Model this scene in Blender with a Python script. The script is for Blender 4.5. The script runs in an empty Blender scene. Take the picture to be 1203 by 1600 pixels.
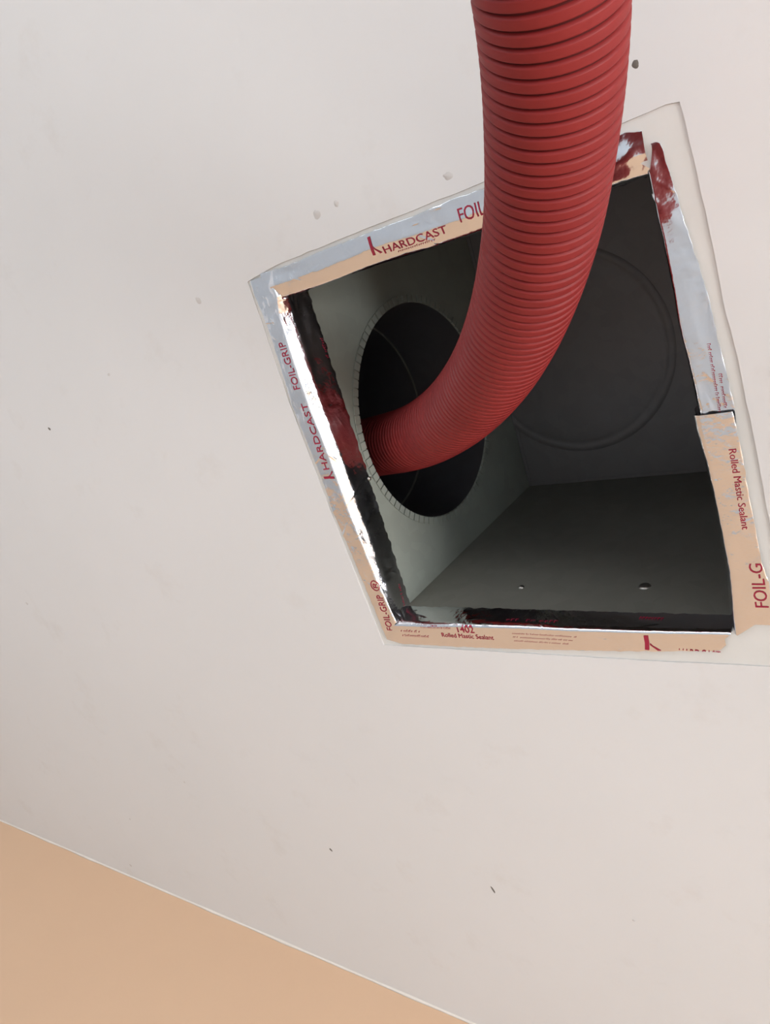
import bpy, bmesh, math, random
import numpy as np
from mathutils import Vector, Matrix, noise

# ------------------------------------------------------------------ camera
scene = bpy.context.scene
COL = scene.collection
ZC = 2.7                      # height of the ceiling; most meshes are written relative to its underside
CAM_ROWS = ((0.79078, 0.29360, 0.53709), (-0.05306, 0.90703, -0.41771), (-0.60979, 0.30182, 0.73284))
CAM_POS = Vector((0.57623, 0.00571, ZC - 0.65505))
cam_data = bpy.data.cameras.new('camera')
cam_data.sensor_fit = 'VERTICAL'
cam_data.sensor_height = 36.0
cam_data.lens = 1148.75 / 1600 * 36.0
cam_data.clip_start = 0.02
cam = bpy.data.objects.new('camera', cam_data)
COL.objects.link(cam)
rx, ry, rz = (Vector(r).normalized() for r in CAM_ROWS)
m = Matrix((rx, -ry, -rz)).transposed().to_4x4()
m.translation = CAM_POS
cam.matrix_world = m
scene.camera = cam

# ------------------------------------------------------------------ world, daylight, exposure
world = bpy.data.worlds.new('world')
scene.world = world
world.use_nodes = True
bg = world.node_tree.nodes['Background']
bg.inputs['Color'].default_value = (0.80, 0.90, 1.0, 1)
bg.inputs['Strength'].default_value = 1.0

X0, X1, Y0, Y1 = -3.1, 5.0, -2.9, 1.257          # inner faces of the room's walls


def daylight(name, loc, aim, sx, sy, power, color):
    l = bpy.data.lights.new(name, 'AREA')
    l.shape = 'RECTANGLE'
    l.size, l.size_y = sx, sy
    l.energy = power
    l.color = color
    o = bpy.data.objects.new(name, l)
    COL.objects.link(o)
    o.location = loc
    o.rotation_euler = (Vector(aim) - Vector(loc)).to_track_quat('-Z', 'Z').to_euler()
    return o


WIN1 = (-1.0, 1.2, 0.55, 2.15)                 # window in the right wall: y0, y1, z0, z1
WIN2 = (-2.3, 0.7, 0.40, 1.85)                    # window in the front wall: x0, x1, z0, z1
daylight('window_daylight', (X1 + 0.2, (WIN1[0] + WIN1[1]) / 2, (WIN1[2] + WIN1[3]) / 2), (0, (WIN1[0] + WIN1[1]) / 2, (WIN1[2] + WIN1[3]) / 2),
         WIN1[1] - WIN1[0], WIN1[3] - WIN1[2], 490, (0.97, 0.985, 1.0))
daylight('window_daylight', ((WIN2[0] + WIN2[1]) / 2, Y0 - 0.2, (WIN2[2] + WIN2[3]) / 2), ((WIN2[0] + WIN2[1]) / 2, 0, (WIN2[2] + WIN2[3]) / 2),
         WIN2[1] - WIN2[0], WIN2[3] - WIN2[2], 72, (0.94, 0.97, 1.0))

scene.view_settings.view_transform = 'Standard'
scene.view_settings.look = 'None'
scene.view_settings.gamma = 1.0
scene.view_settings.use_curve_mapping = False
scene.view_settings.exposure = -0.55


# ------------------------------------------------------------------ materials
def material(name):
    mt = bpy.data.materials.new(name)
    mt.use_nodes = True
    nt = mt.node_tree
    return mt, nt, nt.nodes['Principled BSDF']


def noise_node(nt, scale, detail=4, rough=0.55, coord='Object', stretch=None):
    tc = nt.nodes.new('ShaderNodeTexCoord')
    n = nt.nodes.new('ShaderNodeTexNoise')
    n.inputs['Scale'].default_value = scale
    n.inputs['Detail'].default_value = detail
    n.inputs['Roughness'].default_value = rough
    if stretch:
        mp = nt.nodes.new('ShaderNodeMapping')
        mp.inputs['Scale'].default_value = stretch
        nt.links.new(tc.outputs[coord], mp.inputs['Vector'])
        nt.links.new(mp.outputs['Vector'], n.inputs['Vector'])
    else:
        nt.links.new(tc.outputs[coord], n.inputs['Vector'])
    return n


def ramp(nt, src, stops):
    r = nt.nodes.new('ShaderNodeValToRGB')
    el = r.color_ramp.elements
    while len(el) < len(stops):
        el.new(0.5)
    for e, (p, c) in zip(el, stops):
        e.position = p
        e.color = (*c, 1)
    nt.links.new(src, r.inputs['Fac'])
    return r


def bump(nt, bsdf, src, strength, dist):
    b = nt.nodes.new('ShaderNodeBump')
    b.inputs['Strength'].default_value = strength
    b.inputs['Distance'].default_value = dist
    nt.links.new(src, b.inputs['Height'])
    nt.links.new(b.outputs['Normal'], bsdf.inputs['Normal'])


def paint(name, a, b, scale=2.5, rough=0.7, bstr=0.12):
    mt, nt, p = material(name)
    n = noise_node(nt, scale, 6, 0.6)
    r = ramp(nt, n.outputs['Fac'], [(0.35, a), (0.7, b)])
    nt.links.new(r.outputs['Color'], p.inputs['Base Color'])
    p.inputs['Roughness'].default_value = rough
    n2 = noise_node(nt, 160, 3)
    bump(nt, p, n2.outputs['Fac'], bstr, 0.0006)
    return mt


def plain(name, c, rough=0.5, metal=0.0):
    mt, nt, p = material(name)
    n = noise_node(nt, 30, 3)
    r = ramp(nt, n.outputs['Fac'], [(0.3, tuple(v * 0.92 for v in c)), (0.7, c)])
    nt.links.new(r.outputs['Color'], p.inputs['Base Color'])
    p.inputs['Roughness'].default_value = rough
    p.inputs['Metallic'].default_value = metal
    return mt


def ceiling_paint():
    mt, nt, p = material('ceiling_paint')
    big = noise_node(nt, 1.6, 5, 0.6)
    base = ramp(nt, big.outputs['Fac'], [(0.3, (0.755, 0.745, 0.73)), (0.72, (0.79, 0.775, 0.76))])
    sm = noise_node(nt, 9.0, 6, 0.65)
    msk = ramp(nt, sm.outputs['Fac'], [(0.58, (0, 0, 0)), (0.80, (0.30, 0.30, 0.30))])
    mix = nt.nodes.new('ShaderNodeMixRGB')
    mix.inputs['Color2'].default_value = (0.62, 0.56, 0.50, 1)
    nt.links.new(msk.outputs['Color'], mix.inputs['Fac'])
    nt.links.new(base.outputs['Color'], mix.inputs['Color1'])
    nt.links.new(mix.outputs['Color'], p.inputs['Base Color'])
    p.inputs['Roughness'].default_value = 0.75
    n2 = noise_node(nt, 120, 3)
    bump(nt, p, n2.outputs['Fac'], 0.1, 0.0005)
    return mt


def foil():
    mt, nt, p = material('aluminium_foil')
    p.inputs['Base Color'].default_value = (0.86, 0.87, 0.90, 1)
    p.inputs['Metallic'].default_value = 1.0
    n = noise_node(nt, 40, 3)
    r = ramp(nt, n.outputs['Fac'], [(0.35, (0.10,) * 3), (0.7, (0.20,) * 3)])
    nt.links.new(r.outputs['Color'], p.inputs['Roughness'])
    w = noise_node(nt, 70, 3, 0.5)
    bump(nt, p, w.outputs['Fac'], 0.8, 0.0012)
    return mt


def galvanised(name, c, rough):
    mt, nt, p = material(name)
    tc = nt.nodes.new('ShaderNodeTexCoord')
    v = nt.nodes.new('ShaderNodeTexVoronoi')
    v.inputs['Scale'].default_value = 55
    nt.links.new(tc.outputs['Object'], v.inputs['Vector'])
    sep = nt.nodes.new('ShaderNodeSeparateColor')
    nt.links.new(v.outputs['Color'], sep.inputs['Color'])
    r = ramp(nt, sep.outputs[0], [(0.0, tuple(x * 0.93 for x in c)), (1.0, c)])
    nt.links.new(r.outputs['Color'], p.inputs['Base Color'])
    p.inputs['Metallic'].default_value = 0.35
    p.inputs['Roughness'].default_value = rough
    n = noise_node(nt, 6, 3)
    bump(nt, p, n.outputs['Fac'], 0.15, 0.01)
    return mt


def hose_plastic():
    mt, nt, p = material('red_pvc')
    n = noise_node(nt, 14, 5)
    r = ramp(nt, n.outputs['Fac'], [(0.3, (0.215, 0.017, 0.017)), (0.7, (0.255, 0.022, 0.021))])
    d = noise_node(nt, 22, 5, 0.7)
    msk = ramp(nt, d.outputs['Fac'], [(0.70, (0, 0, 0)), (0.80, (0.35, 0.35, 0.35))])
    mix = nt.nodes.new('ShaderNodeMixRGB')
    mix.inputs['Color2'].default_value = (0.16, 0.09, 0.085, 1)
    nt.links.new(msk.outputs['Color'], mix.inputs['Fac'])
    nt.links.new(r.outputs['Color'], mix.inputs['Color1'])
    nt.links.new(mix.outputs['Color'], p.inputs['Base Color'])
    p.inputs['Roughness'].default_value = 0.55
    p.inputs['Specular IOR Level'].default_value = 0.3
    return mt


def glass():
    mt = bpy.data.materials.new('window_glass')
    mt.use_nodes = True
    nt = mt.node_tree
    nt.nodes.clear()
    out = nt.nodes.new('ShaderNodeOutputMaterial')
    mix = nt.nodes.new('ShaderNodeMixShader')
    tr = nt.nodes.new('ShaderNodeBsdfTransparent')
    gl = nt.nodes.new('ShaderNodeBsdfGlossy')
    gl.inputs['Roughness'].default_value = 0.02
    mix.inputs['Fac'].default_value = 0.06
    nt.links.new(tr.outputs[0], mix.inputs[1])
    nt.links.new(gl.outputs[0], mix.inputs[2])
    nt.links.new(mix.outputs[0], out.inputs['Surface'])
    return mt


M = dict(
    ceiling=ceiling_paint(),
    patch=paint('bare_plaster', (0.72, 0.71, 0.67), (0.79, 0.775, 0.74), 7, 0.8),
    orange=paint('orange_wall_paint', (0.79, 0.525, 0.34), (0.81, 0.545, 0.355), 2.0, 0.65),
    white=paint('white_wall_paint', (0.62, 0.63, 0.65), (0.68, 0.69, 0.70), 2.0, 0.7),
    slate=paint('slate_wall_paint', (0.16, 0.18, 0.20), (0.19, 0.21, 0.23), 2.0, 0.7),
    floor=paint('grey_floor_tile', (0.56, 0.63, 0.70), (0.64, 0.70, 0.76), 1.2, 0.35, 0.05),
    grout=plain('grout', (0.32, 0.32, 0.33), 0.9),
    caulk=paint('caulk', (0.82, 0.76, 0.68), (0.86, 0.81, 0.74), 12, 0.7),
    added_roof=plain('added_roof_board', (0.20, 0.17, 0.14), 0.9),
    frame=plain('window_frame_paint', (0.75, 0.75, 0.75), 0.4),
    glass=glass(),
    foil=foil(),
    ink=plain('crimson_ink', (0.36, 0.012, 0.045), 0.5),
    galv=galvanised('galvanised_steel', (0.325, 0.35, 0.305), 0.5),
    galv_shaded=galvanised('shaded_steel', (0.165, 0.155, 0.153), 0.5),  # shade on the box's inner faces, put into a darker copy of the steel
    galv_brown=galvanised('brown_steel', (0.225, 0.222, 0.19), 0.5),  # browner, darker steel for one side panel and the seam bead
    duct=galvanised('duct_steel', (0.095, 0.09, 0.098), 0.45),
    screw=plain('zinc_screw', (0.45, 0.44, 0.40), 0.35, 1.0),
    hose=hose_plastic(),
    groove=plain('grimy_shaded_red_pvc', (0.11, 0.008, 0.008), 0.85),  # grime and the groove's shadow both put into this darker red
    speck=plain('dark_speck', (0.16, 0.14, 0.12), 0.9),
    stain=plain('grey_smudge', (0.67, 0.64, 0.61), 0.9),
)


# ------------------------------------------------------------------ helpers
def mesh_obj(name, verts, faces, mat, parent=None, loc=None, smooth=False, **props):
    me = bpy.data.meshes.new(name)
    me.from_pydata([tuple(v) for v in verts], [], faces)
    me.materials.append(mat)
    if smooth:
        me.polygons.foreach_set('use_smooth', [True] * len(me.polygons))
    me.update()
    return link(name, me, parent, loc, **props)


def link(name, me, parent=None, loc=None, **props):
    o = bpy.data.objects.new(name, me)
    COL.objects.link(o)
    if parent:
        o.parent = parent
    if loc is not None:
        o.location = loc
    for k, v in props.items():
        o[k] = v
    return o


def empty(name, loc, **props):
    o = bpy.data.objects.new(name, None)
    o.empty_display_size = 0.05
    COL.objects.link(o)
    o.location = loc
    for k, v in props.items():
        o[k] = v
    return o


def box_geo(boxes):
    vs, fs = [], []
    for (a, b, c, d, e, f) in boxes:
        n = len(vs)
        vs += [(x, y, z) for z in (e, f) for y in (c, d) for x in (a, b)]
        fs += [tuple(n + i for i in q) for q in ((0, 2, 3, 1), (4, 5, 7, 6), (0, 1, 5, 4), (2, 6, 7, 3), (0, 4, 6, 2), (1, 3, 7, 5))]
    return vs, fs


def boxes(name, bl, mat, parent=None, loc=None, **props):
    v, f = box_geo(bl)
    return mesh_obj(name, v, f, mat, parent, loc, **props)


def interp(tab, u):
    return float(np.interp(u, tab[0], tab[1]))


def ring_plate(name, outer, inner, z, thick, mat, parent=None, loc=None, **props):
    """flat plate with a hole, underside at z, grown upwards"""
    bm = bmesh.new()
    edges = []
    for poly in (outer, inner):
        vs = [bm.verts.new((x, y, z)) for x, y in poly]
        edges += [bm.edges.new((vs[i], vs[(i + 1) % len(vs)])) for i in range(len(vs))]
    bmesh.ops.triangle_fill(bm, use_beauty=True, use_dissolve=False, edges=edges)
    for f in bm.faces:
        if f.normal.z > 0:
            f.normal_flip()
    r = bmesh.ops.extrude_face_region(bm, geom=bm.faces[:])
    bmesh.ops.translate(bm, verts=[g for g in r['geom'] if isinstance(g, bmesh.types.BMVert)], vec=(0, 0, thick))
    bmesh.ops.recalc_face_normals(bm, faces=bm.faces[:])
    me = bpy.data.meshes.new(name)
    bm.to_mesh(me)
    bm.free()
    me.materials.append(mat)
    return link(name, me, parent, loc, **props)


# ------------------------------------------------------------------ the setting
W, H, D = 0.40, 0.4227, 0.4318            # plenum opening along x, along y, and its depth
TOPZ = 4.0
ST = dict(kind='structure')
OUTLINE = [(-.0594, -.0263), (-.0106, -.0323), (.12, -.0352), (.2623, -.0377), (.3955, -.0429), (.42, -.0436), (.4305, -.0423),
           (.4325, -.014), (.4362, .039), (.4385, .11), (.4427, .159), (.4462, .239), (.4483, .312), (.452, .40), (.4535, .455),
           (.449, .4622), (.4301, .4628), (.305, .4660), (.169, .4675), (.05, .4690), (-.0428, .4703), (-.049, .38), (-.056, .24), (-.0605, .12)]


def refine(poly, step, amp, seed):
    out = []
    for i, a in enumerate(poly):
        b = poly[(i + 1) % len(poly)]
        L = math.dist(a, b)
        k = max(1, int(L / step))
        for j in range(k):
            t = j / k
            x, y = a[0] + (b[0] - a[0]) * t, a[1] + (b[1] - a[1]) * t
            out.append((x + amp * noise.noise(Vector((x * 60, y * 60, seed))), y + amp * noise.noise(Vector((x * 60, y * 60, seed + 7)))))
    return out


def grow(poly, d):
    cx, cy = 0.197, 0.213
    return [(x + d * (1 if x > cx else -1), y + d * (1 if y > cy else -1)) for x, y in poly]


fine = refine(OUTLINE, 0.012, 0.0009, 3.1)
ceil_outer = [(X0 - .1, Y0 - .1), (X1 + .1, Y0 - .1), (X1 + .1, Y1 + .1), (X0 - .1, Y1 + .1)]
ceiling = ring_plate('ceiling', ceil_outer, grow(fine, 0.0001), 0.0, 0.0125, M['ceiling'], None, (0, 0, ZC),
                     label='off-white painted ceiling around the square duct opening', **ST)
HOLE = [(-.0365, .006), (-.018, -.0175), (.385, -.0175), (.396, -.008), (.4095, .004), (.411, .020), (.411, .412), (.4035, .424), (.393, .432), (.388, .440), (-.010, .440), (-.0365, .415)]
ring_plate('trim_1', grow(fine, -0.0001), HOLE, 0.0011, 0.0115, M['patch'], None, (0, 0, ZC),
           label='bare white plaster margin left around the duct opening', **ST)

boxes('wall_back', [(X0 - .1, X1 + .1, Y1, Y1 + .1, 0, TOPZ)], M['orange'], label='plain peach orange wall meeting the ceiling', **ST)
boxes('wall_left', [(X0 - .1, X0, Y0, Y1, 0, TOPZ)], M['white'], label='plain pale wall beside the orange wall', **ST)
a, b, c, d = WIN1
boxes('wall_right', [(X1, X1 + .1, Y0, a, 0, TOPZ), (X1, X1 + .1, b, Y1, 0, TOPZ), (X1, X1 + .1, a, b, 0, c), (X1, X1 + .1, a, b, d, TOPZ)],
      M['slate'], label='slate grey wall with a wide window', **ST)
w1 = empty('window_1', (X1 + .05, 0, 0), label='wide window in the slate grey wall', **ST)
boxes('window_frame', [(-.04, .04, a, a + .05, c, d), (-.04, .04, b - .05, b, c, d), (-.04, .04, a, b, c, c + .05), (-.04, .04, a, b, d - .05, d)], M['frame'], w1)
boxes('mullion', [(-.03, .03, (a + b) / 2 - .025, (a + b) / 2 + .025, c + .05, d - .05)], M['frame'], w1)
for s in (0, 1):
    boxes('pane', [(-.003, .003, a + .05 if s == 0 else (a + b) / 2 + .025, (a + b) / 2 - .025 if s == 0 else b - .05, c + .05, d - .05)], M['glass'], w1)
a, b, c, d = WIN2
boxes('wall_front', [(X0 - .1, a, Y0 - .1, Y0, 0, TOPZ), (b, X1 + .1, Y0 - .1, Y0, 0, TOPZ), (a, b, Y0 - .1, Y0, 0, c), (a, b, Y0 - .1, Y0, d, TOPZ)],
      M['white'], label='pale wall with a wide window facing the orange wall', **ST)
w2 = empty('window_2', (0, Y0 - .05, 0), label='wide window facing the orange wall', **ST)
boxes('window_frame', [(a, a + .05, -.04, .04, c, d), (b - .05, b, -.04, .04, c, d), (a, b, -.04, .04, c, c + .05), (a, b, -.04, .04, d - .05, d)], M['frame'], w2)
boxes('mullion', [((a + b) / 2 - .025, (a + b) / 2 + .025, -.03, .03, c + .05, d - .05)], M['frame'], w2)
for s in (0, 1):
    boxes('pane', [(a + .05 if s == 0 else (a + b) / 2 + .025, (a + b) / 2 - .025 if s == 0 else b - .05, -.003, .003, c + .05, d - .05)], M['glass'], w2)
boxes('floor', [(X0 - .1, X1 + .1, Y0 - .1, Y1 + .1, -.1, 0)], M['floor'], label='pale blue-grey floor of the room', **ST)
boxes('added_roof', [(X0 - .1, X1 + .1, Y0 - .1, Y1 + .1, TOPZ, TOPZ + .1)], M['added_roof'], label='unseen dark cover added over the ceiling void to block daylight', **ST)  # unseen slab, added so no daylight leaks in from above the ceiling

# bead of filler where the orange wall meets the ceiling
vs, fs = [], []
n = 140
for i in range(n + 1):
    x = X0 + (X1 - X0) * i / n
    r = 0.0035 + 0.0022 * noise.noise(Vector((x * 9, 0, 4)))
    vs += [(x, Y1, 0), (x, Y1, -r), (x, Y1 - 0.5 * r, -0.55 * r), (x, Y1 - r, 0)]
for i in range(n):
    for k in range(3):
        fs.append((4 * i + k, 4 * i + k + 1, 4 * i + 5 + k, 4 * i + 4 + k))
mesh_obj('trim_2', vs, fs, M['caulk'], None, (0, 0, ZC), smooth=True, label='thin cream filler line between ceiling and orange wall', **ST)


# specks, dents and smudges stuck to the ceiling
def blob(name, x, y, r, mat, parent, asp=1.0, rot=0.0, thick=0.0006, seed=0):
    vs, fs = [(0, 0, -thick)], []
    k = 14
    for j, (q, h) in enumerate(((0.55, -thick * 0.8), (1.0, 0.0))):
        for i in range(k):
            t = 2 * math.pi * i / k
            rr = r * q * (1 + 0.35 * noise.noise(Vector((math.cos(t) * 1.4, math.sin(t) * 1.4, seed * 3.7))))
            px, py = rr * math.cos(t) * asp, rr * math.sin(t)
            vs.append((px * math.cos(rot) - py * math.sin(rot), px * math.sin(rot) + py * math.cos(rot), h))
    for i in range(k):
        fs.append((0, 1 + (i + 1) % k, 1 + i))
        fs.append((1 + i, 1 + (i + 1) % k, 1 + k + (i + 1) % k, 1 + k + i))
    return mesh_obj(name, vs, fs, mat, parent, (x, y, 0), smooth=True)


for i, (x, y, r, asp, rot, k) in enumerate([
        (.4039, -.0787, .0028, 1.0, 0, 'speck'), (-.6054, .0855, .0026, 1.3, .3, 'speck'), (-.3284, .9166, .0026, 1.4, 1, 'speck'),
        (.0046, .8952, .0020, 3.2, 1.3, 'speck'), (.2265, -.0534, .0030, 1.6, .2, 'stain'), (.0676, -.0654, .0042, 1.2, .6, 'stain'),
        (.0955, -.0681, .0032, 1.0, 0, 'stain'), (-.3881, .0291, .0022, 1.4, 0, 'stain'), (-1.0197, 1.0252, .0030, 1, 0, 'stain'),
        (-1.1432, 1.209, .0040, 1.3, 0, 'stain'), (-.9886, .4303, .0030, 1.5, .5, 'stain'), (.2194, .8742, .0016, 1.4, 0, 'stain'),
        (-.1507, -.0247, .0040, 1.3, 1, 'stain'), (-.7028, .8455, .0026, 1.2, 0, 'stain')]):
    blob('paint_fleck', x, y, r, M[k], ceiling, asp, rot, 0.0006, i)


# ------------------------------------------------------------------ sheet-metal plenum above the opening
def xl(z):
    return -0.0144 * (1 - min(1.0, max(0.0, (z - 0.028) / (D - 0.028))))


def yb(z):
    return H + 0.008 * (1 - min(1.0, max(0.0, (z - 0.028) / (D - 0.028))))


Z0 = 0.0285
HY, HZ, HR = 0.2095, 0.2095, 0.1525      # the 12 inch round branch in the left side
plenum = empty('duct_plenum', (0, 0, ZC), label='galvanised sheet-metal duct box open above the ceiling', category='duct box')


def panel_from_quad(name, quad, mat, thick_dir, parent):
    q = [Vector(p) for p in quad]
    t = Vector(thick_dir)
    vs = q + [p + t for p in q]
    fs = [(0, 1, 2, 3), (7, 6, 5, 4), (0, 4, 5, 1), (1, 5, 6, 2), (2, 6, 7, 3), (3, 7, 4, 0)]
    return mesh_obj(name, vs, fs, mat, parent)


T = 0.0012
# left side with the round hole
ya, yz = -0.004, yb(Z0) + 0.002
NSEG = 96
vs, fs = [], []
for lay in (0, 1):
    for i in range(NSEG):
        t = 2 * math.pi * i / NSEG
        y, z = HY + HR * math.cos(t), HZ + HR * math.sin(t)
        vs.append((xl(z) - lay * T, y, z))
    for i in range(NSEG):
        t = 2 * math.pi * i / NSEG
        cy, cz = math.cos(t), math.sin(t)
        ky = ((yz - HY) if cy > 0 else (HY - ya)) / max(1e-6, abs(cy))
        kz = ((D + .003 - HZ) if cz > 0 else (HZ - .044)) / max(1e-6, abs(cz))
        k = min(ky, kz)
        y, z = HY + k * cy, HZ + k * cz
        vs.append((xl(z) - lay * T, y, z))
o = 2 * NSEG
for i in range(NSEG):
    j = (i + 1) % NSEG
    fs += [(i, j, NSEG + j, NSEG + i), (o + i, o + NSEG + i, o + NSEG + j, o + j), (i, o + i, o + j, j), (NSEG + i, NSEG + j, o + NSEG + j, o + NSEG + i)]
# square off the four corners of the panel
for lay in (0, 1):
    for cy, cz in ((ya, .044), (yz, .044), (yz, D + .003), (ya, D + .003)):
        best = sorted(range(NSEG), key=lambda i: (vs[lay * o + NSEG + i][1] - cy) ** 2 + (vs[lay * o + NSEG + i][2] - cz) ** 2)[:2]
        vs.append((xl(cz) - lay * T, cy, cz))
        fs.append((len(vs) - 1, lay * o + NSEG + best[0], lay * o + NSEG + best[1]))
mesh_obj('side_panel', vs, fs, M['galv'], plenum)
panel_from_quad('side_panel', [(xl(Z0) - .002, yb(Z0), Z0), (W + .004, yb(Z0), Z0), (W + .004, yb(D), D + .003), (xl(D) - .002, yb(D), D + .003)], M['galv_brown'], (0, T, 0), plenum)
panel_from_quad('side_panel', [(W + .002, -.004, Z0), (W + .002, yz, Z0), (W + .002, yz, D + .003), (W + .002, -.004, D + .003)], M['galv_shaded'], (T, 0, 0), plenum)
panel_from_quad('side_panel', [(-.017, -.002, Z0), (W + .004, -.002, Z0), (W + .004, -.002, D + .003), (-.017, -.002, D + .003)], M['galv_shaded'], (0, -T, 0), plenum)
panel_from_quad('top_panel', [(-.003, -.004, D), (W + .003, -.004, D), (W + .003, H + .003, D), (-.003, H + .003, D)], M['galv_shaded'], (0, 0, T), plenum)
# folded lap seams along the inside corners
boxes('lap_seam', [(0.0005, 0.006, 0.0, H - .0005, D - .0012, D - .0002)], M['galv_shaded'], plenum)
boxes('lap_seam', [(0.011, W, H - .005, H - .0005, D - .0012, D - .0002)], M['galv_shaded'], plenum)


def revolve(prof, n, axis='z'):
    vs, fs = [], []
    for i in range(n):
        t = 2 * math.pi * i / n
        for r, h in prof:
            vs.append((r * math.cos(t), r * math.sin(t), h))
    k = len(prof)
    for i in range(n):
        j = (i + 1) % n
        for q in range(k - 1):
            fs.append((i * k + q, i * k + q + 1, j * k + q + 1, j * k + q))
    return vs, fs


# round blanking cap on the top of the box: shallow dished disc with a rolled rim
v, f = revolve([(0.0, -.0016), (.10, -.0016), (.140, -.0016), (.1435, -.0012), (.1465, -.0004), (.1495, -.0012), (.153, -.0016), (.157, -.0012), (.160, 0.0)], 96)
v = [(x + .120, y + .210, z + D - .0003) for x, y, z in v]
mesh_obj('blanking_cap', v, f, M['galv_shaded'], plenum, smooth=True)


def screw(p, nrm, r, parent):
    v, f = revolve([(0, .0022), (r * .5, .0021), (r * .8, .0016), (r, 0), (r, -.001)], 12)
    q = Vector((0, 0, 1)).rotation_difference(Vector(nrm))
    v2 = [q @ Vector(a) + Vector(p) for a in v]
    return mesh_obj('screw', v2, f, M['screw'], parent, smooth=True)


screw((.290, yb(.095), .095), (0, -1, 0), .0074, plenum)
screw((.134, yb(.090), .090), (0, -1, 0), .0040, plenum)
screw((xl(.036) + .0002, .246, .0445), (1, 0, 0), .0030, plenum)

mesh_obj('slit', [(xl(.05) + .0006, .2440, .0480), (xl(.05) + .0006, .2455, .0482), (xl(.05) + .0006, .2620, .0610), (xl(.05) + .0006, .2605, .0612)], [(0, 1, 2, 3)], M['speck'], plenum)

# ------------------------------------------------------------------ round branch duct
duct = empty('round_duct', (0, 0, ZC), label='round metal branch duct with notched collar in the box side', category='round duct')
# elbow: rings on mitre planes
rings = []
cx, cy, cz = 0.0, HY, HZ
for (x, y, z, tilt, rr) in [(0.0, HY, HZ, 0, HR - .0006), (-.122, HY, HZ, 0, HR - .0006), (-.122, HY, HZ, 0, HR + .002), (-.125, HY, HZ, 0, HR + .002),
                            (-.125, HY, HZ, 0, HR - .002), (-.23, HY - .02, HZ + .01, 12, HR - .003), (-.33, HY - .075, HZ + .02, 34, HR - .003),
                            (-.40, HY - .17, HZ + .03, 58, HR - .003), (-.43, HY - .32, HZ + .04, 80, HR - .003), (-.44, HY - .75, HZ + .05, 90, HR - .003)]:
    rings.append((Vector((x, y, z)), math.radians(tilt), rr))


def ring_pts(c, tilt, r, first):
    ax = Vector((-math.cos(tilt), -math.sin(tilt), 0))
    s = Vector((0, 0, 1)).cross(ax).normalized()
    pts = []
    for i in range(NSEG):
        t = 2 * math.pi * i / NSEG
        p = c + s * (r * math.cos(t)) + Vector((0, 0, r * math.sin(t)))
        if first:
            p.x = xl(p.z)
        pts.append(p)
    return pts


def tube(name, rs, first, mat, cap=False):
    vs, fs = [], []
    for k, (c, t, r) in enumerate(rs):
        vs += ring_pts(c, t, r, first and k == 0)
    for k in range(len(rs) - 1):
        for i in range(NSEG):
            j = (i + 1) % NSEG
            fs.append((k * NSEG + i, k * NSEG + j, (k + 1) * NSEG + j, (k + 1) * NSEG + i))
    if cap:
        fs.append(tuple((len(rs) - 1) * NSEG + i for i in range(NSEG)))
    return mesh_obj(name, vs, fs, mat, duct, smooth=len(rs) <= 2)


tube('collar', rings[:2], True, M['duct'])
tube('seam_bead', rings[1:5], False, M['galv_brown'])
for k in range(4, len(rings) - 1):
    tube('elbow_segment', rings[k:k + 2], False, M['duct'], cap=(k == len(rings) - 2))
# notched collar tabs bent flat against the inside of the box
NT = 88
vs, fs = [], []
random.seed(5)
for i in range(NT):
    t0, t1 = 2 * math.pi * (i + .09) / NT, 2 * math.pi * (i + .91) / NT
    ro = HR + .0105 + random.uniform(-.0003, .0003)
    lift = .0019 + random.uniform(0, .0004)
    n0 = len(vs)
    for (r, h) in ((HR - .0004, .0004), (HR + .001, .0022), (ro, lift), (ro, lift - .0011)):
        for t in (t0, t1):
            y, z = HY + r * math.cos(t), HZ + r * math.sin(t)
            vs.append((xl(z) + h, y, z))
    for k in range(3):
        fs.append((n0 + 2 * k, n0 + 2 * k + 1, n0 + 2 * k + 3, n0 + 2 * k + 2))
    fs.append((n0, n0 + 2, n0 + 4, n0 + 6))
    fs.append((n0 + 1, n0 + 7, n0 + 5, n0 + 3))
mesh_obj('collar_tabs', vs, fs, M['galv'], duct, kind='stuff')


# ------------------------------------------------------------------ red corrugated vacuum hose
HOSE_R = 0.0438
PITCH = 0.0088
ctrl = [(-.42, .02, .225), (-.34, .14, .220), (-.25, .215, .208), (-.1485, .2429, .189), (-.0556, .2364, .1594), (.0281, .2198, .1245), (.1027, .1931, .085), (.1691, .1603, .0423),
        (.2274, .1239, -.0007), (.2773, .0844, -.0409), (.3188, .0437, -.0771), (.3527, .0023, -.1084), (.3789, -.0386, -.1361),
        (.4001, -.0765, -.1618), (.4159, -.1117, -.1858), (.4265, -.1442, -.2081), (.440, -.20, -.255), (.45, -.26, -.33), (.47, -.36, -.52), (.46, -.46, -.90), (.42, -.56, -1.5), (.40, -.66, -2.1), (.42, -.82, -2.50),
        (.50, -1.05, -2.645), (.75, -1.35, -2.655), (1.15, -1.60, -2.655)]


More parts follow.
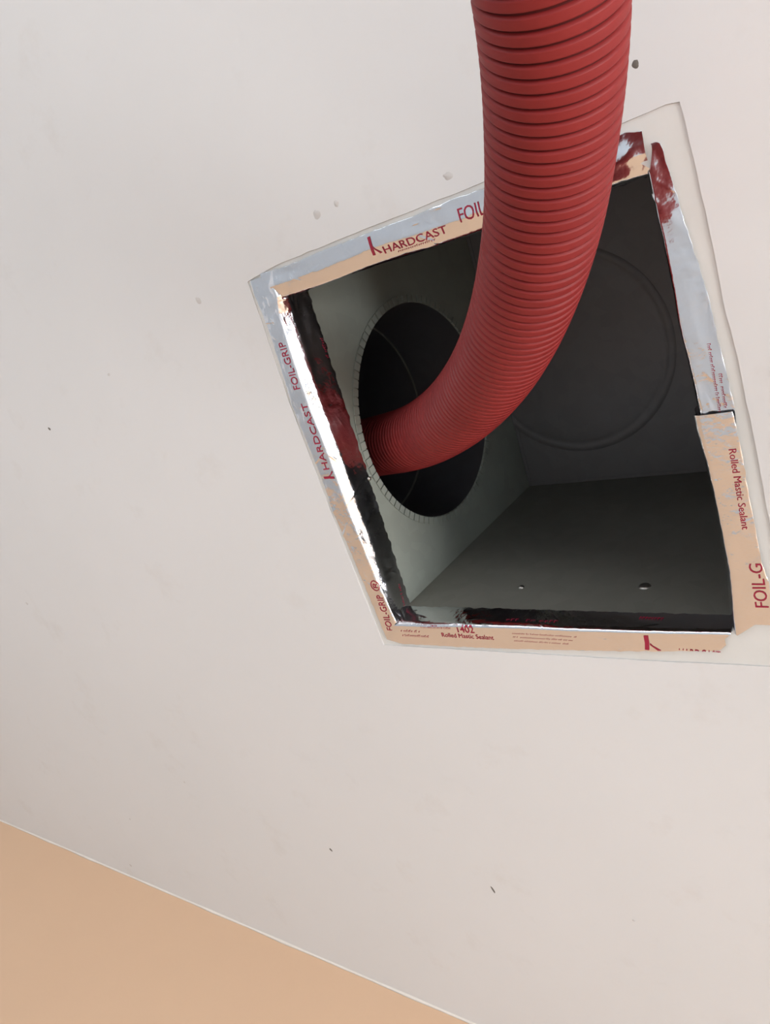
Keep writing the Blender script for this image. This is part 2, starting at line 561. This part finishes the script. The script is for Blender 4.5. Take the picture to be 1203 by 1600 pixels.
def catmull(P, per):
    P = [Vector(p) for p in P]
    out = []
    for i in range(len(P) - 1):
        p0 = P[i - 1] if i else P[0] * 2 - P[1]
        p1, p2 = P[i], P[i + 1]
        p3 = P[i + 2] if i + 2 < len(P) else P[-1] * 2 - P[-2]
        # centripetal tangents
        d1 = max(1e-6, (p1 - p0).length ** .5)
        d2 = max(1e-6, (p2 - p1).length ** .5)
        d3 = max(1e-6, (p3 - p2).length ** .5)
        t1 = ((p1 - p0) / d1 - (p2 - p0) / (d1 + d2) + (p2 - p1) / d2) * d2
        t2 = ((p2 - p1) / d2 - (p3 - p1) / (d2 + d3) + (p3 - p2) / d3) * d2
        for k in range(per):
            s = k / per
            h00, h10 = 2 * s ** 3 - 3 * s ** 2 + 1, s ** 3 - 2 * s ** 2 + s
            h01, h11 = -2 * s ** 3 + 3 * s ** 2, s ** 3 - s ** 2
            out.append(p1 * h00 + t1 * h10 + p2 * h01 + t2 * h11)
    out.append(P[-1])
    return np.array([tuple(p) for p in out])


path = catmull(ctrl, 40)
# smooth the joints, then resample evenly
for _ in range(25):
    path[1:-1] = path[1:-1] * .5 + (path[:-2] + path[2:]) * .25
seg = np.linalg.norm(np.diff(path, axis=0), axis=1)
cum = np.concatenate([[0], np.cumsum(seg)])
PER = 12
STEP = PITCH / PER
NS = int((cum[-1] - PITCH) / STEP)
S = np.arange(NS + PER + 2) * STEP
P = np.stack([np.interp(S, cum, path[:, k]) for k in range(3)], 1)
ker = np.ones(9) / 9
for k in range(3):
    pad = np.pad(P[:, k], 4, mode='reflect', reflect_type='odd')
    P[:, k] = np.convolve(pad, ker, 'valid')
Tn = np.gradient(P, axis=0)
Tn /= np.linalg.norm(Tn, axis=1)[:, None]
Nn = np.zeros_like(P)
v0 = np.cross(Tn[0], (0, 0, 1.0))
Nn[0] = v0 / np.linalg.norm(v0)
for i in range(1, len(S)):
    w = Nn[i - 1] - Tn[i] * (Nn[i - 1] @ Tn[i])
    Nn[i] = w / np.linalg.norm(w)
Bn = np.cross(Tn, Nn)
NA = 64
th = np.arange(NA) * 2 * np.pi / NA
# every row of vertices runs along the helix, so the groove is one clean spiral
fr = np.arange(NS)[:, None] + th[None, :] / (2 * np.pi) * PER
i0 = np.floor(fr).astype(int)
t = (fr - i0)[..., None]


def along(A):
    return A[i0] * (1 - t) + A[i0 + 1] * t


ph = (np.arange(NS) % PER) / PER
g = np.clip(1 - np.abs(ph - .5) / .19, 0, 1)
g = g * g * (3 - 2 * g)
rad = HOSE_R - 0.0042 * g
V = along(P) + rad[:, None, None] * (np.cos(th)[None, :, None] * along(Nn) + np.sin(th)[None, :, None] * along(Bn))
V = V.reshape(-1, 3)
idx = np.arange(NS * NA).reshape(NS, NA)
qa = np.stack([idx[:-1, :-1], idx[:-1, 1:], idx[1:, 1:], idx[1:, :-1]], -1).reshape(-1, 4)
qb = np.stack([idx[:-PER - 1, -1], idx[PER:-1, 0], idx[PER + 1:, 0], idx[1:-PER, -1]], -1)
q = np.concatenate([qa, qb])
grow_row = g[q[:, 0] // NA] * .5 + g[q[:, 3] // NA] * .5
me = bpy.data.meshes.new('vacuum_hose')
me.vertices.add(len(V))
me.vertices.foreach_set('co', V.ravel())
me.loops.add(len(q) * 4)
me.loops.foreach_set('vertex_index', q.ravel())
me.polygons.add(len(q))
me.polygons.foreach_set('loop_start', np.arange(len(q)) * 4)
me.polygons.foreach_set('use_smooth', np.ones(len(q), dtype=bool))
me.update(calc_edges=True)
me.validate()
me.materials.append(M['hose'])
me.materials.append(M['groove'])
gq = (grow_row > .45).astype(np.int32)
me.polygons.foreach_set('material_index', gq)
link('vacuum_hose', me, None, (0, 0, ZC), label='red ribbed flexible vacuum hose bending into the round duct', category='hose')


# ------------------------------------------------------------------ aluminium foil tape around the opening
def rounded_profile(pts, rad, n=6):
    """polyline (out, z) with its corners rounded, densely sampled"""
    P = [np.array(p, float) for p in pts]
    out = [P[0]]
    for i in range(1, len(P) - 1):
        a, b, c = P[i - 1], P[i], P[i + 1]
        la, lc = np.linalg.norm(a - b), np.linalg.norm(c - b)
        r = min(rad, la * .45, lc * .45)
        p, s = b + (a - b) / la * r, b + (c - b) / lc * r
        for k in range(n + 1):
            t = k / n
            out.append((1 - t) ** 2 * p + 2 * t * (1 - t) * b + t * t * s)
    out.append(P[-1])
    return np.array(out)


class Strip:
    """a strip of tape: u runs along the opening's edge, v across (negative on the ceiling, positive over the fold)"""

    def __init__(self, org, E, N, outer, fold, profile, rad, lay, amp, seed, rough_end=None):
        self.org, self.E, self.N = Vector((*org, 0)), Vector((*E, 0)), Vector((*N, 0))
        self.outer, self.fold = outer, fold
        self.prof = rounded_profile(profile, rad)
        d = np.linalg.norm(np.diff(self.prof, axis=0), axis=1)
        self.cum = np.concatenate([[0], np.cumsum(d)])
        self.len = self.cum[-1]
        self.lay, self.amp, self.seed, self.rough_end = lay, amp, seed, rough_end
        rnd = random.Random(int(seed))
        lo, hi = min(fold[0]) - .02, max(fold[0]) + .02
        self.creases = []
        for k in range(int((hi - lo) * 110)):
            cu, cv = rnd.uniform(lo, hi), rnd.uniform(-.035, .045)
            if rough_end and k % 3 == 0:
                e = rnd.choice(rough_end)
                cu = e[0] + rnd.uniform(-1, 1) * e[1] * .7
            an = rnd.gauss(0, .5) if rnd.random() < .6 else rnd.uniform(0, math.pi)
            self.creases.append((cu, cv, math.cos(an), math.sin(an), rnd.uniform(.006, .020), rnd.uniform(.4, 1.0) * rnd.choice((1, 1, -.6)), rnd.uniform(.0012, .0028)))

    hump = None

    def base(self, u, v):
        F = interp(self.fold, u)
        if v <= 0:
            return F - v, -self.lay, 0.0, -1.0
        o = np.interp(v, self.cum, self.prof[:, 0])
        z = np.interp(v, self.cum, self.prof[:, 1])
        e = 0.0008
        o2, z2 = np.interp(v + e, self.cum, self.prof[:, 0]), np.interp(v + e, self.cum, self.prof[:, 1])
        o1, z1 = np.interp(max(0, v - e), self.cum, self.prof[:, 0]), np.interp(max(0, v - e), self.cum, self.prof[:, 1])
        tx, tz = o2 - o1, z2 - z1
        L = math.hypot(tx, tz) or 1
        nx, nz = -abs(tz) / L, -abs(tx) / L
        F0 = self.prof[0, 0]
        k = 1 - min(1, max(0, z / 0.04))
        return o + (F - F0) * k + nx * self.lay, z + nz * self.lay, nx, nz

    def pos(self, u, v, lift=0.0):
        o, z, nx, nz = self.base(u, v)
        s = self.seed
        a = self.amp
        for u0, wd, k in self.rough_end or ():
            a = a * (1 + k * max(0, 1 - abs(u - u0) / wd))
        h = a * (noise.noise(Vector((u * 22, v * 60, s))) + .30 * noise.noise(Vector((u * 70, v * 130, s + 5))) + .7 * abs(noise.noise(Vector((u * 40, v * 45 + u * 25, s + 9)))))
        for cu, cv, ca, sa, ln, ca2, wd in self.creases:
            du, dv = u - cu, v - cv
            if abs(du) > ln + wd or abs(dv) > ln + wd:
                continue
            al, ac = du * ca + dv * sa, abs(dv * ca - du * sa)
            if ac < wd and abs(al) < ln:
                h += a * 1.4 * ca2 * (1 - ac / wd) * (1 - abs(al) / ln)
        if self.hump:
            h += (v < .002) * self.hump[2] * max(0, 1 - (u - self.hump[0]) / self.hump[1])
        h = max(-self.lay * .6, h)                 # never pressed through the ceiling
        o += nx * (h + lift)
        z += nz * (h + lift)
        p = self.org + self.E * u + self.N * o
        p.z = z
        return p

    def build(self, parent, flat_u, flap_u, nu, n1=22, n2=40):
        vs, fs = [], []
        rows = n1 + n2 + 1
        for j in range(rows):
            for i in range(nu + 1):
                t = i / nu
                if j <= n1:
                    k = 1.0 if j == 0 else 1 - (j - 1) / (n1 - 1) * .999 - .001 * (j == 1) - (.012 if j == 1 else 0)
                    k2 = min(1.0, k * 2.2)
                    ua = flap_u[0] + (flat_u[0] - flap_u[0]) * k2
                    ub = flap_u[1] + (flat_u[1] - flap_u[1]) * k2
                    u = ua + (ub - ua) * t
                    w = interp(self.outer, u) + .0009 * noise.noise(Vector((u * 110, 0, self.seed + 2)))
                    v = -(w - interp(self.fold, u)) * k
                else:
                    u = flap_u[0] + (flap_u[1] - flap_u[0]) * t
                    w = self.len * (0.92 + .08 * noise.noise(Vector((u * 90, 3, self.seed))) - .04 * abs(noise.noise(Vector((u * 400, 3, self.seed)))))
                    v = w * (j - n1) / n2
                vs.append(self.pos(u, v, -self.lay * (.15 + .5 * noise.noise(Vector((u * 60, 1, self.seed)))) if j == 0 else 0.0))
        for j in range(rows - 1):
            for i in range(nu):
                a = j * (nu + 1) + i
                fs.append((a, a + 1, a + nu + 2, a + nu + 1))
        o = mesh_obj('strip', vs, fs, M['foil'], parent, smooth=True)
        return o


def text_mesh(body, bold=0.0):
    cu = bpy.data.curves.new('lettering', 'FONT')
    cu.body = body
    cu.size = 1.0
    cu.resolution_u = 3
    cu.offset = bold
    to = bpy.data.objects.new('lettering', cu)
    COL.objects.link(to)
    dg = bpy.context.evaluated_depsgraph_get()
    me = bpy.data.meshes.new_from_object(to.evaluated_get(dg))
    bpy.data.objects.remove(to)
    bpy.data.curves.remove(cu)
    return me


def print_on(strip, parent, me_or_geo, u0, u1, o0, height, sx, sy, name='printed_lettering', clip=None, offset=0.0):
    """lay flat print on the tape: from u0 to u1 along it, its foot line at o0, height across"""
    bm = bmesh.new()
    if isinstance(me_or_geo, tuple):
        v, f = me_or_geo
        bv = [bm.verts.new(p) for p in v]
        for q in f:
            bm.faces.new([bv[i] for i in q])
    else:
        bm.from_mesh(me_or_geo)
        bpy.data.meshes.remove(me_or_geo)
    xs = [p.co.x for p in bm.verts]
    ys = [p.co.y for p in bm.verts]
    L = abs(u1 - u0)
    kx, ky = L / (max(xs) - min(xs)), height / (max(ys) - min(ys))
    mx, my = min(xs), min(ys)
    for p in bm.verts:
        p.co.x = u0 + sx * (p.co.x - mx) * kx
        p.co.y = o0 + sy * (p.co.y - my) * ky
        p.co.z = 0
    bmesh.ops.triangulate(bm, faces=bm.faces[:])
    # cut to a fine lattice so the print follows the creases
    umin, umax = min(p.co.x for p in bm.verts), max(p.co.x for p in bm.verts)
    omin, omax = min(p.co.y for p in bm.verts), max(p.co.y for p in bm.verts)
    step = 0.003
    x = umin + step
    while x < umax:
        bmesh.ops.bisect_plane(bm, geom=bm.verts[:] + bm.edges[:] + bm.faces[:], plane_co=(x, 0, 0), plane_no=(1, 0, 0))
        x += step
    y = omin + step
    while y < omax:
        bmesh.ops.bisect_plane(bm, geom=bm.verts[:] + bm.edges[:] + bm.faces[:], plane_co=(0, y, 0), plane_no=(0, 1, 0))
        y += step
    if clip is not None:
        bmesh.ops.bisect_plane(bm, geom=bm.verts[:] + bm.edges[:] + bm.faces[:], plane_co=(0, clip, 0), plane_no=(0, 1, 0), clear_outer=True)
    for p in bm.verts:
        F = interp(strip.fold, p.co.x)
        q = strip.pos(p.co.x, F - p.co.y, 0.00045)
        p.co = q
    bmesh.ops.triangulate(bm, faces=bm.faces[:])
    me = bpy.data.meshes.new(name)
    bm.to_mesh(me)
    bm.free()
    me.materials.append(M['ink'])
    return link(name, me, parent)


LOGO = ([(0, .02, 0), (.26, 0, 0), (.36, .5, 0), (.38, 1.0, 0), (.10, .98, 0), (.09, .5, 0), (.55, .30, 0), (1.0, .02, 0), (.78, .0, 0), (.36, .36, 0), (.40, .48, 0)],
        [(0, 1, 2, 5), (5, 2, 3, 4), (10, 9, 6), (6, 9, 8, 7)])


def fine_print(n, seed):
    """rows of print too small to read: short strokes"""
    rnd = random.Random(seed)
    v, f, x = [], [], 0.0
    for i in range(n):
        if rnd.random() < .16:
            x += .7
            continue
        w, h = rnd.uniform(.35, .6), rnd.choice((.7, .7, 1.0))
        b0 = len(v)
        v += [(x, 0, 0), (x + .18, 0, 0), (x + .18, h, 0), (x, h, 0), (x + .18, h - .2, 0), (x + .18 + w, h - .2, 0), (x + .18 + w, h, 0)]
        f += [(b0, b0 + 1, b0 + 2, b0 + 3), (b0 + 4, b0 + 5, b0 + 6, b0 + 2)]
        x += .5 + w
    return v, f


def tape(label, **k):
    return empty('foil_tape', (0, 0, ZC), label=label, category='tape', group='foil tape around the duct opening', **k)


# edge beside the round duct
LEFT = Strip((0, 0), (0, 1), (-1, 0),
             ([-.0126, .032, .08, .127, .189, .232, .269, .3355, .392, .427, .46], [.0554, .0526, .0542, .0575, .0524, .0496, .0509, .0433, .0393, .036, .0334]),
             ([.0, .019, .071, .131, .177, .23, .268, .3165, .3685, .416, .43], [.024, .0303, .0325, .0325, .0285, .027, .0262, .0222, .0190, .012, .010]),
             [(.030, 0), (.0213, .0125), (.0142, .0430), (.0140, .0485)], .0030, .0007, .0006, 11.0, [(.0, .04, .8), (.43, .05, .6)])
tl = tape('foil tape strip with a bright folded edge beside the round duct')
LEFT.build(tl, (-.026, .458), (-.012, .4340), 420)
print_on(LEFT, tl, text_mesh('HARDCAST'), .213, .126, .0325, .0095, -1, 1)
print_on(LEFT, tl, LOGO, .226, .215, .029, .017, -1, 1, 'printed_logo')
print_on(LEFT, tl, text_mesh('FOIL-GRIP'), .108, .050, .0345, .0105, -1, 1)
print_on(LEFT, tl, text_mesh('FOIL-GRIP'), .445, .392, .0165, .0105, -1, 1)
print_on(LEFT, tl, text_mesh('®'), .386, .370, .016, .014, -1, 1)

print_on(LEFT, tl, fine_print(12, 21), .425, .395, -.026, .005, -1, 1)
print_on(LEFT, tl, fine_print(10, 22), .085, .060, -.014, .004, -1, 1)

# edge farthest from the orange wall
TOP = Strip((0, 0), (1, 0), (0, -1),
            ([-.036, .0075, .057, .117, .153, .186, .224, .252, .387, .40], [.0294, .0277, .030, .0305, .0312, .031, .0333, .0325, .035, .0324]),
            ([-.036, 0, .05, .12, .20, .25, .30, .36, .40], [.013, .013, .013, .016, .015, .015, .016, .016, .016]),
            [(.016, 0), (.0015, .0056), (-.0005, .012), (.0000, .036)], .003, .0010, .00045, 23.0, [(.385, .035, 4.0), (-.02, .05, 3.0), (.18, .05, .8)])
tt = tape('foil tape strip on the opening edge farthest from the orange wall, under the hose')
TOP.build(tt, (-.036, .400), (-.028, .400), 400)
print_on(TOP, tt, text_mesh('HARDCAST'), .1350, .2108, .0065, .0078, 1, 1)
print_on(TOP, tt, LOGO, .1205, .1325, .0085, .019, 1, 1, 'printed_logo')
print_on(TOP, tt, text_mesh('FOIL-GRIP'), .2275, .289, .0115, .0125, 1, 1)
print_on(TOP, tt, fine_print(18, 8), .150, .195, .0035, .0022, 1, 1)

# edge nearest the orange wall
BOT = Strip((0, H), (1, 0), (0, 1),
            ([-.033, -.011, .062, .149, .25, .329, .387, .395], [.037, .0425, .0415, .0392, .0343, .0297, .0244, .0165]),
            ([-.033, -.009, .044, .072, .157, .229, .317, .377, .395], [.0138, .0138, .0132, .0115, .0092, .0092, .0075, .0055, .005]),
            [(.0105, 0), (.0088, .0045), (.0070, .028), (.0070, .038)], .0022, .0013, .00040, 37.0)
tb = tape('foil tape strip on the opening edge nearest the orange wall')
BOT.build(tb, (-.033, .394), (-.022, .400), 400)
print_on(BOT, tb, text_mesh('1402', .005), .0845, .1085, .0195, .0095, 1, -1)
print_on(BOT, tb, text_mesh('Rolled Mastic Sealant'), .0590, .1330, .0275, .0062, 1, -1)
print_on(BOT, tb, fine_print(14, 1), -.004, .026, .0235, .0035, 1, -1)
print_on(BOT, tb, fine_print(20, 2), -.004, .038, .0305, .0035, 1, -1)
print_on(BOT, tb, fine_print(50, 3), .030, .075, .0160, .0035, 1, -1)
for k in range(3):
    print_on(BOT, tb, fine_print(46, 4 + k), .160, .240 - .006 * k, .0180 + .0050 * k, .0018, 1, -1)
print_on(BOT, tb, LOGO, .3130, .3300, .0285, .0180, 1, -1, 'printed_logo')
print_on(BOT, tb, text_mesh('HARDCAST'), .3480, .3880, .0340, .0095, 1, -1, clip=.0262)

print_on(BOT, tb, fine_print(16, 31), .150, .215, .0000, .0040, 1, -1)
print_on(BOT, tb, fine_print(9, 32), .305, .330, -.0130, .0050, 1, -1)

# edge opposite the round duct: an upper creased piece, overlapped by a second one
RU = Strip((W, 0), (0, 1), (1, 0),
           ([-.0215, -.0195, .002, .0467, .07, .108, .134, .169, .197, .224], [.0085, .0120, .0150, .0205, .0240, .0289, .03, .0329, .0349, .0345]),
           ([-.016, .0014, .029, .054, .094, .126, .167, .199, .224], [.001, .0005, .0015, .003, .004, .004, .007, .009, .009]),
           [(.004, 0), (.002, .003), (.0005, .014), (.0003, .036)], .002, .0007, .0006, 51.0, [(-.01, .09, 2.2), (.20, .03, .8)])
tr = tape('creased silver foil tape piece at the corner by the hose, dark red near its end')
RU.build(tr, (-.021, .215), (-.0012, .215), 230)
print_on(RU, tr, fine_print(40, 12), .143, .203, .0215, .0028, 1, 1)
print_on(RU, tr, fine_print(18, 13), .170, .200, .0265, .0028, 1, 1)
RL = Strip((W, 0), (0, 1), (1, 0),
           ([.20, .2165, .248, .284, .312, .345, .371, .43], [.0335, .0345, .0356, .0354, .0365, .037, .0405, .0440]),
           ([.20, .2165, .248, .291, .344, .36, .412, .43], [.0062, .0062, .0085, .0092, .0108, .0108, .0068, .006]),
           [(.009, 0), (.007, .003), (.0015, .018), (.0010, .036)], .002, .0020, .00035, 67.0)
tw = tape('smooth peach-tinted foil tape piece opposite the round duct, overlapping the creased piece')
RL.hump = (.203, .075, .0028)
RL.build(tw, (.203, .415), (.203, .428), 230)
print_on(RL, tw, text_mesh('Rolled Mastic Sealant'), .2370, .3150, .0255, .0062, 1, 1)
print_on(RL, tw, text_mesh('FOIL-G'), .3960, .3500, .0375, .0115, -1, -1)
